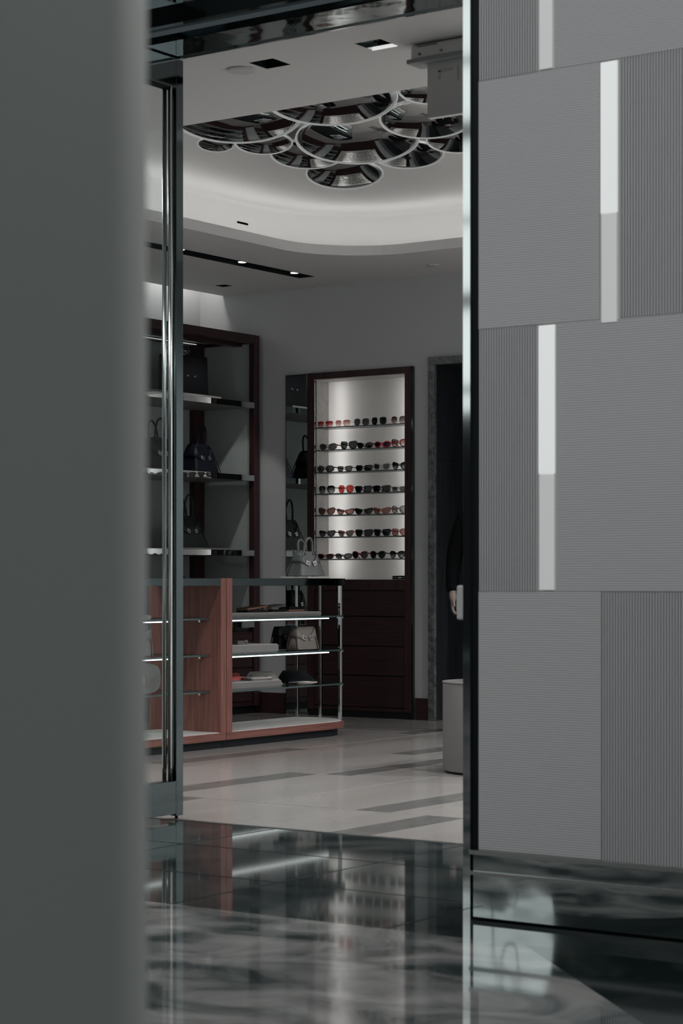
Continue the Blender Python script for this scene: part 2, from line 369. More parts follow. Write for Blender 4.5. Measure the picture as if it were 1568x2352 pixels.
# ------------------------------------------------------------------ bag shelving unit on the left wall
US, VE = -9.48, 12.475
V0 = 8.4
un = thing('display_shelving', 'dark wood wall shelving with grey backs holding black handbags, against the left wall', 'shelving', (-9.7,10.5,0))
UB = -10.02
def upost(v0,v1,u0=US-.05,u1=US): return MB().box(u0,u1,v0,v1,0.06,2.86)
upost(VE-.065,VE).build('front_post', M['darkwood'], un, bevel=.002)
upost(9.0,9.065).build('front_post', M['darkwood'], un, bevel=.002)
mb = MB(); mb.box(US-.05,US,V0,VE-.065,2.797,2.86); mb.box(UB,US-.05,VE-.06,VE,2.797,2.86); mb.box(UB,UB+.06,V0,VE-.06,2.797,2.86)
mb.build('top_frame', M['darkwood'], un)
MB().box(UB+.06,US-.05,V0,VE-.06,2.822,2.834).build('top_panel', M['unitgrey'], un)
MB().box(US-.20,US-.12,V0,VE-.06,2.78,2.822).build('top_rail', M['darkwood'], un)
MB().box(UB+.08,UB+.09,V0,VE-.2,2.803,2.806).build('led_strip', M['led2'], un)
MB().box(UB,US-.05,VE-.045,VE-.01,.06,2.797).build('side_panel', M['unitgrey'], un)
MB().box(UB-.05,UB,V0,VE,.06,2.86).build('back_panel', M['unitgrey'], un)
MB().box(UB,UB+.05,12.30,12.42,.06,2.797).build('back_post', M['darkwood'], un)
MB().box(UB,UB+.05,9.3,9.42,.06,2.797).build('back_post', M['darkwood'], un)
SHZ = (2.307,1.757,1.191,.652)
for z in SHZ:
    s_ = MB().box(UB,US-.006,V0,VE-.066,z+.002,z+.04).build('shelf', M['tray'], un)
    MB().box(US-.006,US+.002,V0,VE-.068,z,z+.042).build('shelf_edge', M['mirror'], s_)
    MB().box(US-.05,US+.001,VE-.12,VE-.066,z,z+.041).build('bracket', M['unitgrey'], s_)
mb = MB().box(UB,US-.02,V0,VE-.065,.06,.62).build('base_cabinet', M['darkwood_h'], un)
for v0,v1 in ((9.1,10.7),(10.72,12.39)):
    for z0,z1 in ((.10,.345),(.355,.60)):
        MB().box(US-.02,US-.002,v0,v1,z0,z1).build('drawer', M['darkwood_h'], un, bevel=.002)
MB().box(UB,US-.06,V0,VE,0,.06).build('plinth', M['black'], un)

# ------------------------------------------------------------------ bags
def sel(hw,hd,n,z,pinch=0,N=48,lean=0):
    out = []
    for i in range(N):
        a = 2*PI*(i+.5)/N; c, s_ = math.cos(a), math.sin(a)
        x = hw*math.copysign(abs(c)**(2/n), c); y = hd*math.copysign(abs(s_)**(2/n), s_)
        if pinch and abs(x) > hw*.6: x -= math.copysign(pinch*max(0,1-abs(y)/hd)**1.3, x)
        out.append((x,y+lean*z,z))
    return out
def bag(name, label, cat, w, d, h, lm, loc, rz, topw=.56, topd=.42, handles=True, hh=.14, clasp=True, group=None, lining=None, hr=.0075, flap=True, sparkle=False):
    t_ = thing(name, label, cat, loc, rz, group)
    def sec(k):   # half width and half depth at height fraction k
        e = math.sin(min(1,k*4)*PI/2)*.03
        f = k**1.15
        return (w/2*(.97+e)*(1-f*(1-topw)), d/2*(.95+e)*(1-(k**.9)*(1-topd)))
    loops = []
    for k in (0,.03,.12,.3,.5,.7,.86,.95,1.0):
        hw, hd = sec(k)
        loops.append(sel(hw,hd,7,.004+k*(h-.004), pinch=d*.12*math.sin(PI*min(1,k*1.1+.05))))
    hw, hd = sec(1.0)
    loops.append(sel(hw*.9,hd*.6,6,h*.985))
    MB().loft(loops).build('body', lm, t_, world=False)
    # welts along the side edges
    for sx in (-1,1):
        mb = MB()
        for sy in (-1,1):
            mb.tube([(sx*sec(k)[0]*.985, sy*sec(k)[1]*.97, .004+k*(h-.004)) for k in (.0,.1,.25,.4,.55,.7,.85,1.0)], .0035, 6)
        mb.build('welt', lm, t_, world=False)
    if flap:   # wrap flaps that fold round the gussets to the front clasps
        for sx in (-1,1):
            rows = []
            path = [(.34,-1.0,.44,.60),(.52,-1.0,.46,.68),(.75,-1.0,.50,.80),(.95,-.99,.55,.9),(1.02,-.75,.56,.93),(1.02,0,.58,.95),(1.02,.75,.56,.93),(.95,.99,.55,.9),(.6,1.0,.5,.75)]
            for fx, fy, z0, z1 in path:
                lp = []
                for q in (0,.33,.66,1):
                    k = z0+(z1-z0)*q; a, b_ = sec(k)
                    lp.append((sx*(a*fx+(.004 if fx>.9 else 0)), b_*fy+math.copysign(.0045 if abs(fy)>.9 else 0, fy), .004+k*(h-.004)))
                rows.append(lp)
            mb = MB(); mb.loft(rows, closed=False, caps=False)
            o = mb.build('flap', lm, t_, world=False); so = o.modifiers.new('solid','SOLIDIFY'); so.thickness = .004; so.offset = 0
    if clasp:
        for sx in (-1,1):
            k = .53; a, b_ = sec(k); tilt = math.atan2((sec(.2)[1]-sec(.9)[1]), h*.7)
            rot = Matrix.Rotation(-tilt,4,'X') @ Matrix.Rotation(R(-20*sx),4,'Y')
            mb = MB(); mb.obox((sx*a*.36, -b_-.0085, k*h), (.034,.004,.030), rot)
            c = mb.build('clasp', M['silver'], t_, world=False, bevel=.001)
            mb = MB(); mb.obox((sx*a*.36, -b_-.0115, k*h), (.016,.004,.008), rot)
            mb.build('turn_lock', M['gun'], c, world=False)
    if handles:
        a, b_ = sec(.97)
        for sy, tilt_, lo in ((-1,-.01,0),(1,.02,.012)):
            pts = []; hx = a*.62
            base = h*.86
            pts.append((-hx*1.02, sy*sec(.86)[1]-.002*sy+sy*.006, base))
            for i in range(15):
                th = PI - PI*i/14
                pts.append((hx*math.cos(th)*(1.0+.0*math.sin(th)), sy*b_*.8+tilt_*math.sin(th), h+.0+(hh-lo)*math.sin(th)**.8))
            pts.append((hx*1.02, sy*sec(.86)[1]+sy*.004, base))
            MB().tube(pts, hr, 10).build('handle', lm, t_, world=False)
        for sx in (-1,1):
            for sy in (-1,1): MB().obox((sx*w*.36, sy*d*.3, .002),(.012,.012,.004)).build('base_stud', M['silver'], t_, world=False)
    if sparkle:   # loose bright crystals set into the mesh
        rg = random.Random(3); mb = MB()
        for _ in range(90):
            k = rg.uniform(.06,.85); a, b_ = sec(k); z = .004+k*(h-.004)
            if rg.random() < .55: c_ = (rg.uniform(-.92,.92)*a, -b_-.003, z)
            else: c_ = (-a-.002+d*.10*(1-k), rg.uniform(-.9,.5)*b_, z)
            q = .0016; c_ = Vector(c_)
            P = [c_+Vector(p) for p in ((q,0,0),(0,q,0),(-q,0,0),(0,-q,0),(0,0,q),(0,0,-q))]
            vs_ = [mb.bm.verts.new(p) for p in P]
            for i,j,l in ((0,1,4),(1,2,4),(2,3,4),(3,0,4),(1,0,5),(2,1,5),(3,2,5),(0,3,5)): mb.bm.faces.new((vs_[i],vs_[j],vs_[l]))
        mb.build('crystals', mat('bright_crystal', (.95,.95,.95), .12, 1), t_, world=False)['kind'] = 'stuff'
    if lining:
        for sx in (-1,1):
            k = .22; a,b_ = sec(k)
            MB().loft([sel(.010,b_*.72,3,.0), sel(.004,b_*.35,3,h*.42)]).build('gusset_lining', lining, t_, world=False).location = (sx*(a-d*.06),0,.012)
    return t_
S2, S3, S1, S4 = 1.799, 1.233, 2.349, .694
bag('handbag','navy black handbag with two silver clasps, right one on the second shelf down','handbag',.31,.21,.225,M['lnavy'],(-9.72,12.04,S2),R(90),topw=.50,topd=.34,group='handbags on the wall shelving')
bag('handbag','black handbag partly behind the glass door edge, left one on the second shelf down','handbag',.32,.21,.245,M['lblack'],(-9.72,11.55,S2),R(90),topw=.50,topd=.34,group='handbags on the wall shelving')
bag('handbag','dark green handbag with crossed handles and two silver clasps, alone on the third shelf down','handbag',.33,.21,.24,M['lgreen'],(-9.72,11.88,S3+.012),R(90),topw=.48,topd=.34,hh=.155,group='handbags on the wall shelving')
bag('handbag','black handbag on the lowest shelf with only its handle showing above the counter','handbag',.30,.17,.235,M['lblack'],(-9.72,11.79,S4),R(84),topw=.52,hh=.115,group='handbags on the wall shelving')
bag('handbag','navy handbag low on the wall shelving, seen in the narrow mirror','handbag',.28,.17,.205,M['lnavy'],(-9.72,12.19,S4),R(90),topw=.55,hh=.07,group='handbags on the wall shelving')
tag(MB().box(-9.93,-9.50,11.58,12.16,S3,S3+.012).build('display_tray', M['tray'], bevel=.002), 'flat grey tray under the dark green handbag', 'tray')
# tall tote
def tote():
    t_ = thing('tote_bag','tall black tote bag with thin looping handles on the top shelf','tote bag',(-9.72,11.86,S1+.02),R(86))
    w,d,h = .42,.15,.30
    loops = [sel(w/2*a,d/2*b_,8,z) for z,a,b_ in ((.0,.98,.96),(.01,1,1),(.15,1.0,.95),(.29,1,.85),(h,.995,.83))]
    loops += [sel(w/2*.97,d/2*.72,8,h),sel(w/2*.97,d/2*.7,8,h-.08)]
    MB().loft(loops).build('body',M['lblack'],t_,world=False)
    for sy,hh,dx in ((-1,.055,-.02),(1,.095,.02),):
        pts = [(-.12,sy*d*.41,h-.02)]+[(dx*math.sin(PI*i/14)-.12*math.cos(PI*i/14)*(1+.25*math.sin(PI*i/14)), sy*d*.41+.02*math.sin(PI*i/14)*sy, h+hh*math.sin(PI*i/14)) for i in range(15)]+[(.12,sy*d*.41,h-.02)]
        MB().tube(pts,.005,8).build('handle',M['lblack'],t_,world=False)
    pts = [(.0+.18*math.cos(a)*.6+.10, .02*math.sin(3*a), h+.03+.028*math.sin(a)) for a in [2*PI*i/24 for i in range(24)]]
    MB().tube(pts,.0045,8,closed=True).build('shoulder_strap',M['lblack'],t_,world=False)
    for x in (-.03,.045):
        mb = MB(); mb.obox((x,-d*.5+.0,.145),(.022,.006,.010),Matrix.Rotation(R(20 if x<0 else -20),4,'Y'))
        mb.build('clasp',M['silver'],t_,world=False)
tote()
tag(MB().box(-9.93,-9.52,11.2,12.06,S1,S1+.02).build('display_tray', M['tray'], bevel=.002), 'flat white tray under the tall black tote bag', 'tray')
tag(MB().box(-9.60,-9.50,11.15,11.90,S2,S2+.004).build('display_tray', M['white'], bevel=.001), 'thin white tray at the shelf front before the two black handbags', 'tray')

# ------------------------------------------------------------------ narrow mirror and the sunglasses cabinet
mi = thing('wall_mirror','tall narrow mirror on the back wall, reflecting the bag shelves','mirror',(-9.155,WB,0))
MB().box(-9.258,-9.053,WB-.022,WB-.002,.012,2.55).build('backing', M['black'], mi)
MB().box(-9.252,-9.056,WB-.024,WB-.0225,.016,2.546).build('mirror_glass', M['mirror'], mi)

cb = thing('display_cabinet','tall dark wood cabinet with lit niche of sunglasses above four drawers, in the back wall','cabinet',(-8.59,12.6,0))
F0 = 12.50; NB = 12.685; NZ0, NZ1 = 1.012, 2.503
mb = MB()
mb.box(CU0,CU0+.057,F0,F0+.19,0.05,CZ); mb.box(CU1-.053,CU1,F0,F0+.19,0.05,CZ); mb.box(CU0+.057,CU1-.053,F0,F0+.19,NZ1,CZ); mb.box(CU0+.057,CU1-.053,F0,F0+.19,.935,NZ0)
mb.box(CU0+.057,CU1-.053,F0,F0+.19,.05,.075)
mb.build('frame', M['darkwood'], cb)
MB().box(CU1,CU1+.014,F0+.004,F0+.03,.0,CZ).build('side_trim', M['dchrome'], cb)
MB().box(CU0,CU1,F0+.012,F0+.19,0,.05).build('plinth', M['black'], cb)
iu0, iu1 = CU0+.057, CU1-.053
MB().quad([(iu0,NB,NZ0),(iu1,NB,NZ0),(iu1,NB,NZ1),(iu0,NB,NZ1)]).build('back_panel', M['opal'], cb)
MB().box(CU0,CU1,NB+.14,NB+.15,NZ0-.05,CZ).build('backing', M['white'], cb)
mb = MB(); mb.box(CU0,iu0,F0+.19,NB+.14,NZ0-.05,CZ); mb.box(iu1,CU1,F0+.19,NB+.14,NZ0-.05,CZ); mb.box(iu0,iu1,NB+.001,NB+.14,NZ1,CZ); mb.box(iu0,iu1,NB+.001,NB+.14,NZ0-.05,NZ0)
mb.build('light_box', M['white'], cb)
for q in ((iu0,iu0+.006),(iu1-.006,iu1)): MB().box(*q,F0+.03,NB,NZ0,NZ1).build('side_lining', M['nicheside'], cb)
MB().box(iu0,iu1,F0+.004,NB,NZ1-.006,NZ1).build('niche_top', M['white'], cb)
MB().box(iu0+.002,iu0+.008,F0+.003,F0+.008,NZ0,NZ1-.01).build('edge_trim', M['chrome'], cb)
mb = MB(); mb.box(iu0,iu1,F0+.004,NB,NZ0-.004,NZ0+.002); mb.build('niche_floor', M['white'], cb)
for u in (-8.875,-8.235):
    MB().box(u-.012,u+.012,NB+.080,NB+.086,NZ0+.01,NZ1-.02).build('led_strip', M['niche_led'], cb)
ROWZ = (2.146,1.977,1.812,1.653,1.493,1.331,1.166)
for z in ROWZ:
    mb = MB(); mb.box(iu0+.007,iu1-.007,F0+.018,NB-.024,z-.008,z, 0)
    g = mb.build('glass_shelf', [M['glass'], M['edgeglass']], cb)
    for pl in g.data.polygons:
        if abs(pl.normal.z) < .5: pl.material_index = 1
for i,(z0,z1) in enumerate(((.745,.93),(.528,.738),(.312,.521),(.08,.305))):
    dr = MB().box(iu0+.004,iu1-.004,F0+.008,F0+.028,z0,z1).build('drawer', M['darkwood_h'], cb, bevel=.003)
    if i == 0:
        mb = MB(); mb.tube([(iu0+.055+.008*math.cos(a),F0+.004,.912+.013*math.sin(a)) for a in [2*PI*k/14 for k in range(14)]], .0018, 6, closed=True)
        mb.build('lock', M['silver'], dr)
MB().box(iu0+.004,iu1-.004,F0+.03,F0+.05,.075,.935).build('carcass', M['black'], cb)
gc = thing('glasses_case','black glasses case lying at the right end of the niche floor','glasses case',(-8.245,12.56,NZ0+.002))
MB().loft([sel(.075*a,.028*b_,5,z) for z,a,b_ in ((0,.95,.9),(.006,1,1),(.013,1,1))]).build('base', M['lblack'], gc, world=False)
MB().loft([sel(.075*a,.028*b_,5,z) for z,a,b_ in ((.014,1,1),(.020,1,1),(.026,.93,.85))]).build('lid', M['lblack'], gc, world=False)
MB().box(-.012,.012,-.030,-.026,.008,.016).build('clasp', M['silver'], gc, world=False)

# ------------------------------------------------------------------ sunglasses
FR = {}
def plast(n,c,r=.25): FR[n] = mat('frame_'+n, c, r, spec=.5)
plast('black',(.008,.010,.012)); plast('red',(.55,.012,.045)); plast('clear',(.50,.49,.48)); plast('rose',(.34,.085,.07)); plast('brightred',(.42,.03,.03)); plast('teal',(.018,.034,.036)); plast('brown',(.035,.020,.018))
FR['metal'] = mat('frame_metal', (.45,.40,.37), .25, 1)
FR['tort'] = mat('frame_red_tortoise', (.1,.02,.02), .25); noise_into(FR['tort'], (.008,.008,.010), (.42,.035,.035), (1,1,1), 70, 2, .44, .54)
FR['spot'] = mat('frame_silver_flecked', (.02,.02,.02), .25); noise_into(FR['spot'], (.008,.010,.012), (.5,.5,.5), (1,1,1), 60, 1, .64, .68)
FR['star'] = mat('frame_red_white_flecked', (.02,.02,.02), .25); noise_into(FR['star'], (.010,.012,.014), (.45,.10,.10), (1,1,1), 90, 2, .50, .60)
LN = {'dark': thin_glass('lens_dark',(.085,.10,.105),.03), 'grey': thin_glass('lens_grey',(.26,.26,.265),.03), 'midgrey': thin_glass('lens_mid_grey',(.33,.32,.315),.03), 'teal': thin_glass('lens_teal',(.05,.11,.12),.03),
      'rose': thin_glass('lens_rose',(.75,.25,.23),.03), 'pink': thin_glass('lens_pink',(.62,.42,.39),.03), 'pale': thin_glass('lens_pale',(.62,.60,.59),.03), 'amber': thin_glass('lens_amber',(.42,.26,.23),.03),
      'redgrad': thin_glass('lens_red_gradient',(.62,.10,.10),.03,grad=(.9,.72,.70)), 'pinkgrad': thin_glass('lens_pink_gradient',(.62,.36,.34),.03,grad=(.9,.82,.80)),
      'browngrad': thin_glass('lens_brown_gradient',(.22,.16,.155),.03,grad=(.75,.68,.66)), 'darkgrad': thin_glass('lens_smoke_gradient',(.06,.075,.08),.03,grad=(.62,.62,.62))}
def spow(a,e): return math.copysign(abs(a)**e, a)
def outline(a,b,n,taper,lift,side,N=32):
    out = []
    for i in range(N):
        th = 2*PI*i/N
        x = a*spow(math.cos(th),2/n); z = b*spow(math.sin(th),2/n)
        x *= 1+taper*z/b
        z += lift*b*max(-.4,side*x/a)*(.55+.45*z/b)
        out.append((x,z))
    return out
def sunglasses(label, loc, w, h, frame, lens, n=3.2, taper=.08, lift=.1, t=.004, group='sunglasses in the lit niche', rz=0, temple=None, thick=.004, flat_top=False):
    root = thing('sunglasses', label, 'sunglasses', loc, rz, group)
    n = 2+(n-2)*.62; taper = taper*1.7+.02; lift *= 1.35; t *= .86
    br = .019; a = (w-br)/4 - t; b = h/2 - t
    if b < .01: b = .01
    cx = br/2 + a + t; wr = 1.9
    def Y(x): return wr*x*x
    z0 = b*(1+max(0,lift)*.12) + t
    fm = MB(); lenses = []
    rimless = frame == 'metal'
    tt = .0012 if rimless else t
    for sd in (-1,1):
        inn = outline(a,b,n,taper,lift,sd); outr = outline(a+tt,b+tt,n,taper,lift,sd)
        th = .0012 if rimless else thick
        mk = lambda P,dy: [(sd*0+cx*sd+x, Y(cx*sd+x)+dy, z0+z) for x,z in P]
        L = [mk(inn,-th/2),mk(outr,-th/2),mk(outr,th/2),mk(inn,th/2)]
        fm.loft(L+[L[0]], caps=False)
        lm_ = MB(); lm_.loft([mk([(x*1.005,z*1.005) for x,z in inn],-.0006),mk([(x*1.005,z*1.005) for x,z in inn],.0006)], caps=True, smooth=False)
        lenses.append(lm_)
        zz = z0+b*.45+lift*b*.5
        if not rimless: fm.obox((sd*(w/2-.001), Y(w/2)+.002, zz), (.008,.009,.010 if t>.0035 else .006))
    zb = z0+b*.38
    r_ = .0012 if rimless else max(.0022,t*.62)
    fm.tube([(-br/2-.002,Y(br/2)-.0005,zb),(-br/4,-.001,zb+.003),(br/4,-.001,zb+.003),(br/2+.002,Y(br/2)-.0005,zb)], r_, 8)
    fm.build('frame', FR[frame], root, world=False)
    for lm_ in lenses: lm_.build('lens', LN[lens], root, world=False)
    for sd in (-1,1):
        x0 = sd*(w/2-.0005); zt = z0+b*.45+lift*b*.5
        hgt = .0012 if rimless else max(.0028,t*.85)
        pts = [(x0,Y(w/2)+.004,zt),(x0-sd*.001,.05,zt-.002),(x0-sd*.006,.098,zt-.006),(x0-sd*.010,.118,max(.004,zt-.024)),(x0-sd*.012,.130,.0035)]
        m_ = MB(); loops=[]
        for p in pts: loops.append([(p[0]-.0013,p[1],p[2]-hgt),(p[0]+.0013,p[1],p[2]-hgt),(p[0]+.0013,p[1],p[2]+hgt),(p[0]-.0013,p[1],p[2]+hgt)])
        m_.loft(loops, smooth=False); m_.build('temple', FR[temple or frame], root, world=False)
    return root
S = sunglasses
ROWN = ('top shelf','second shelf down','third shelf down','middle shelf','fifth shelf down','sixth shelf down','lowest shelf')
data = [
 # u, w, h, frame, lens, n, taper, lift, t, description
 [(-8.912,.140,.046,'metal','redgrad',5,.06,.0,.002,'rimless square sunglasses with red gradient lenses'),(-8.752,.136,.048,'metal','pinkgrad',4,.06,.0,.002,'rimless rounded sunglasses with pale pink gradient lenses'),(-8.582,.136,.052,'metal','grey',4,.02,.0,.002,'rimless square sunglasses with plain grey lenses'),(-8.429,.137,.055,'metal','teal',4,.02,.0,.002,'rimless square sunglasses with dark teal lenses'),(-8.256,.134,.054,'metal','browngrad',3,.04,.0,.002,'rimless round sunglasses with brown gradient lenses')],
 [(-8.885,.158,.047,'star','grey',2.6,.0,.12,.005,'narrow black sunglasses with red-white flecked brows'),(-8.699,.150,.057,'black','grey',4.5,.08,.08,.006,'large square black sunglasses with thick rims'),(-8.553,.139,.043,'black','dark',2.3,.0,.1,.005,'small oval black sunglasses with flecked brows'),(-8.399,.152,.046,'red','dark',2.1,.0,.05,.0085,'bright red oval sunglasses'),(-8.250,.138,.055,'tort','pinkgrad',4,.08,.12,.0055,'square tortoiseshell sunglasses with pink lenses')],
 [(-8.909,.156,.050,'black','grey',2.4,.0,.02,.0055,'octagonal black sunglasses with olive grey lenses'),(-8.734,.137,.040,'black','midgrey',4.5,.06,.06,.004,'thin rectangular black sunglasses with light grey lenses'),(-8.562,.147,.042,'black','dark',5,.04,.05,.005,'rectangular black sunglasses with dark lenses'),(-8.405,.145,.050,'clear','midgrey',2.8,.1,.16,.0065,'clear grey cat-eye sunglasses'),(-8.246,.138,.053,'black','darkgrad',2.6,.12,.22,.005,'butterfly shaped black sunglasses')],
 [(-8.897,.146,.058,'black','darkgrad',3.4,.04,.02,.0028,'large thin-rimmed sunglasses with smoke gradient lenses'),(-8.723,.132,.058,'brightred','rose',3.0,.03,.02,.003,'round red sunglasses with red lenses'),(-8.567,.143,.048,'black','dark',6,.08,.04,.007,'bold thick rectangular black sunglasses'),(-8.406,.156,.048,'spot','dark',6,.06,.04,.0065,'thick black rectangular sunglasses with silver flecks'),(-8.252,.134,.036,'clear','midgrey',5,.08,.04,.005,'pale grey rectangular sunglasses')],
 [(-8.897,.144,.053,'brown','amber',2.5,.14,.22,.004,'rounded cat-eye sunglasses with brown lenses'),(-8.729,.158,.040,'black','pink',4,.14,.28,.005,'narrow black cat-eye sunglasses with pale pink lenses'),(-8.565,.153,.042,'black','teal',4,.14,.26,.005,'narrow black cat-eye sunglasses with dark teal lenses'),(-8.405,.153,.044,'rose','pink',3.6,.14,.26,.005,'narrow rosy red cat-eye sunglasses'),(-8.254,.130,.055,'black','pale',2.2,.05,.14,.004,'round black sunglasses with pale clear lenses')],
 [(-8.895,.147,.046,'black','grey',3.6,.16,.14,.0045,'wayfarer shaped black sunglasses with grey lenses'),(-8.725,.137,.044,'tort','midgrey',3.6,.16,.16,.004,'small tortoiseshell cat-eye sunglasses with grey lenses'),(-8.562,.152,.050,'black','dark',5,.1,.06,.005,'square black sunglasses with dark lenses'),(-8.402,.148,.050,'teal','teal',5,.12,.08,.0045,'square dark teal sunglasses'),(-8.247,.139,.052,'rose','pink',4.5,.08,.06,.0045,'square translucent rosy sunglasses')],
 [(-8.907,.146,.038,'tort','dark',2.8,.04,.1,.0055,'narrow oval red tortoiseshell sunglasses'),(-8.745,.152,.040,'black','midgrey',2.5,.0,.12,.0055,'narrow oval black sunglasses'),(-8.596,.139,.055,'tort','dark',2.6,.06,.1,.006,'large red tortoiseshell sunglasses'),(-8.440,.138,.055,'black','dark',2.5,.10,.08,.006,'black aviator sunglasses, second from the right'),(-8.268,.136,.055,'black','darkgrad',2.5,.10,.08,.006,'black aviator sunglasses at the right end')],
]
for ri, row in enumerate(data):
    for (u,w,h,fr,ln,n,ta,li,t_,desc) in row:
        S(desc + ', on the ' + ROWN[ri] + ' of the niche', (u, 12.528, ROWZ[ri]), w*.985, h, fr, ln, n, ta, li, t_, rz=R(random.uniform(-3,3)))

# ------------------------------------------------------------------ display counter
CF = -7.66; CBk = -8.16; CE = 11.17; CS = 9.755
def cpoly(inset=0, v0=CS, r=.27, r2=.10):
    f, bk, e = CF-inset, CBk+inset, CE-inset
    P = [(bk,v0),(f,v0)]
    for k in range(13):
        a = -0 + PI/2*k/12; P.append((f-r+r*math.cos(a), e-r+r*math.sin(a)))
    for k in range(9):
        a = PI/2 + PI/2*k/8; P.append((bk+r2+r2*math.cos(a), e-r2+r2*math.sin(a)))
    return P
def lpoly(inset=0, v0=8.2): return [(CBk+inset,v0),(CF-inset,v0),(CF-inset,CS-.004),(CBk+inset,CS-.004)]
def glass_part(poly, z0, z1, parent, name='glass_shelf'):
    g = MB().prism(poly, z0, z1).build(name, [M['glass'], M['edgeglass']], parent)
    for pl in g.data.polygons:
        if abs(pl.normal.z) < .5: pl.material_index = 1
    return g
ZT0, ZT1 = .972, 1.018
GZ = (.768,.549,.330)   # underside of each glass shelf
cr = thing('display_counter','glass shelved counter end with red wood base and chrome posts, before the cabinet','display counter',(-7.9,10.5,0))
cl = thing('display_counter','red wood counter section with wood side panel, partly behind the glass door','display counter',(-7.9,9.2,0))
MB().prism(cpoly(.03),0,.047).build('plinth', M['black'], cr)
MB().prism(cpoly(0),.047,.092).build('base', M['redwood_h'], cr, bevel=.002)
MB().prism(cpoly(.012),.092,.096).build('base_top', M['white'], cr)
MB().prism(lpoly(.03),0,.047).build('plinth', M['black'], cl)
MB().prism(lpoly(0),.047,.092).build('base', M['redwood_h'], cl, bevel=.002)
MB().prism(lpoly(.012),.092,.096).build('base_top', M['white'], cl)
MB().box(CBk,CF,CS,9.81,.092,ZT1).build('side_panel', M['redwood'], cr, bevel=.0015)
MB().box(CBk-.06,CF,9.70,CS-.004,.092,ZT1).build('side_panel', M['redwood'], cl, bevel=.0015)
wp = [(x,y) for x,y in cpoly(-.001, 9.81, .25, .10)]
MB().prism(wp,ZT0,ZT1).build('worktop', M['edgeblack'], cr, bevel=.002)
MB().prism([(CBk,8.2),(CF,8.2),(CF,9.70),(CBk,9.70)],ZT0,ZT1).build('worktop', M['edgeblack'], cl, bevel=.002)
POSTS = ((-8.12,11.10),(-7.965,11.15),(-7.755,11.075))
for i,z in enumerate(GZ):
    g = glass_part(cpoly(.004,9.812), z, z+.010, cr)
    if i < 2:
        MB().box(CF-.022,CF-.010,9.812,10.83,z-.0095,z-.003).build('led_strip', M['led'], g)
        MB().box(CF-.030,CF-.022,9.812,10.83,z-.014,z-.001).build('led_rail', M['dchrome'], g)
    g = glass_part([(CBk,8.2),(-7.745,8.2),(-7.745,9.695),(CBk,9.695)], z, z+.010, cl)
    if i < 2: MB().box(-7.767,-7.755,8.3,9.40,z-.0095,z-.003).build('led_strip', M['led'], g)
    mb = MB()
    for u in (-7.80,-8.05): mb.obox((u,9.682,z-.008),(.014,.030,.012))
    mb.build('shelf_pin', M['chrome'], g)
for u,v in POSTS:
    p_ = MB().box(u-.010,u+.010,v-.010,v+.010,.096,ZT0).build('post', M['chrome'], cr, bevel=.002)
    mb = MB()
    for z in GZ: mb.obox((u,v,z-.006),(.030,.030,.010))
    mb.build('shelf_clip', M['chrome'], p_)
# things on the counter
tg = tag(MB().box(-8.0,-7.78,10.75,11.0,ZT1,ZT1+.012).build('display_tray', M['white'], bevel=.003), 'thin white tray under the sparkling grey handbag on the counter top', 'tray')
bag('handbag','sparkling grey crystal handbag on the counter top','handbag',.225,.15,.165,M['crystal'],(-7.89,10.875,ZT1+.012),R(80),topw=.50,topd=.42,hh=.085,hr=.0085,sparkle=True)
g1, g2, g3 = [z+.010 for z in GZ]
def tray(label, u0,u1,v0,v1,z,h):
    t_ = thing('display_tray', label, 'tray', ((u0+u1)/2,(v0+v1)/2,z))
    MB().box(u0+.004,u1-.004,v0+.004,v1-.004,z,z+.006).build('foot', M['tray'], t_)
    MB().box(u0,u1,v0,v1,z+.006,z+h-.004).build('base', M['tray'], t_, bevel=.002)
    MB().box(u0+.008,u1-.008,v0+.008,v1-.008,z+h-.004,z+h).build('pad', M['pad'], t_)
    return t_
tray('long white tray under the wallets, on the upper glass shelf of the counter end', -8.14,-7.80,9.85,10.93,g1,.026)
tray('deep white tray with a black strap, left of the small bags, middle glass shelf', -8.12,-7.70,9.84,10.33,g2,.052)
tray('white tray holding red wallets, on the lower glass shelf', -8.12,-7.70,9.83,10.36,g3,.046)
def wallet(label, loc, rz, w, d, h, m1, m2, tilt=0, fold=False, tab=True):
    t_ = thing('wallet', label, 'wallet', loc, rz, 'wallets laid out on the counter shelves')
    MB().loft([sel(w/2*a,d/2*b_,9,z) for z,a,b_ in ((0,.99,.99),(h*.12,1,1),(h*.45,1,1),(h*.48,.985,.985))]).build('body', m1, t_, world=False)
    f_ = MB().loft([sel(w/2*a,d/2*b_,9,z) for z,a,b_ in ((h*.52,.985,.985),(h*.56,1,1),(h*.9,1,1),(h,.98,.98))]).build('flap', m2, t_, world=False)
    if fold: f_.rotation_euler = (0,R(-6),0); f_.location = (0,0,h*.10+w*.045)
    mb = MB(); mb.tube([(-w/2*.96,d/2*math.cos(a)*.98, h*.5+h*.47*math.sin(a)) for a in (PI/2,)] + [(-w/2-.003,0,h*.8),(-w/2-.004,0,h*.5),(-w/2-.003,0,h*.2)], .0022, 6)
    if tab:
        mb = MB(); mb.obox((w*.30,-d/2-.001,h*.6),(.022,.012,.003)); mb.obox((w*.30,-d*.36,h+.001),(.022,d*.3,.003))
        tb = mb.build('closure_tab', m2, t_, world=False)
        MB().cyl((w*.30,-d*.42),.006,h+.0025,h+.005,12).build('snap', M['silver'], tb, world=False)
    return t_
wallet('small black wallet beside the wood panel on the upper glass shelf', (-8.02,10.14,g1+.026), R(80), .15,.10,.020, M['lblack'],M['lblack'])
wallet('tan brown wallet with black edge, left pair on the upper glass shelf', (-7.93,10.36,g1+.026), R(85), .20,.11,.024, M['lblack'],M['lbrown'],fold=True)
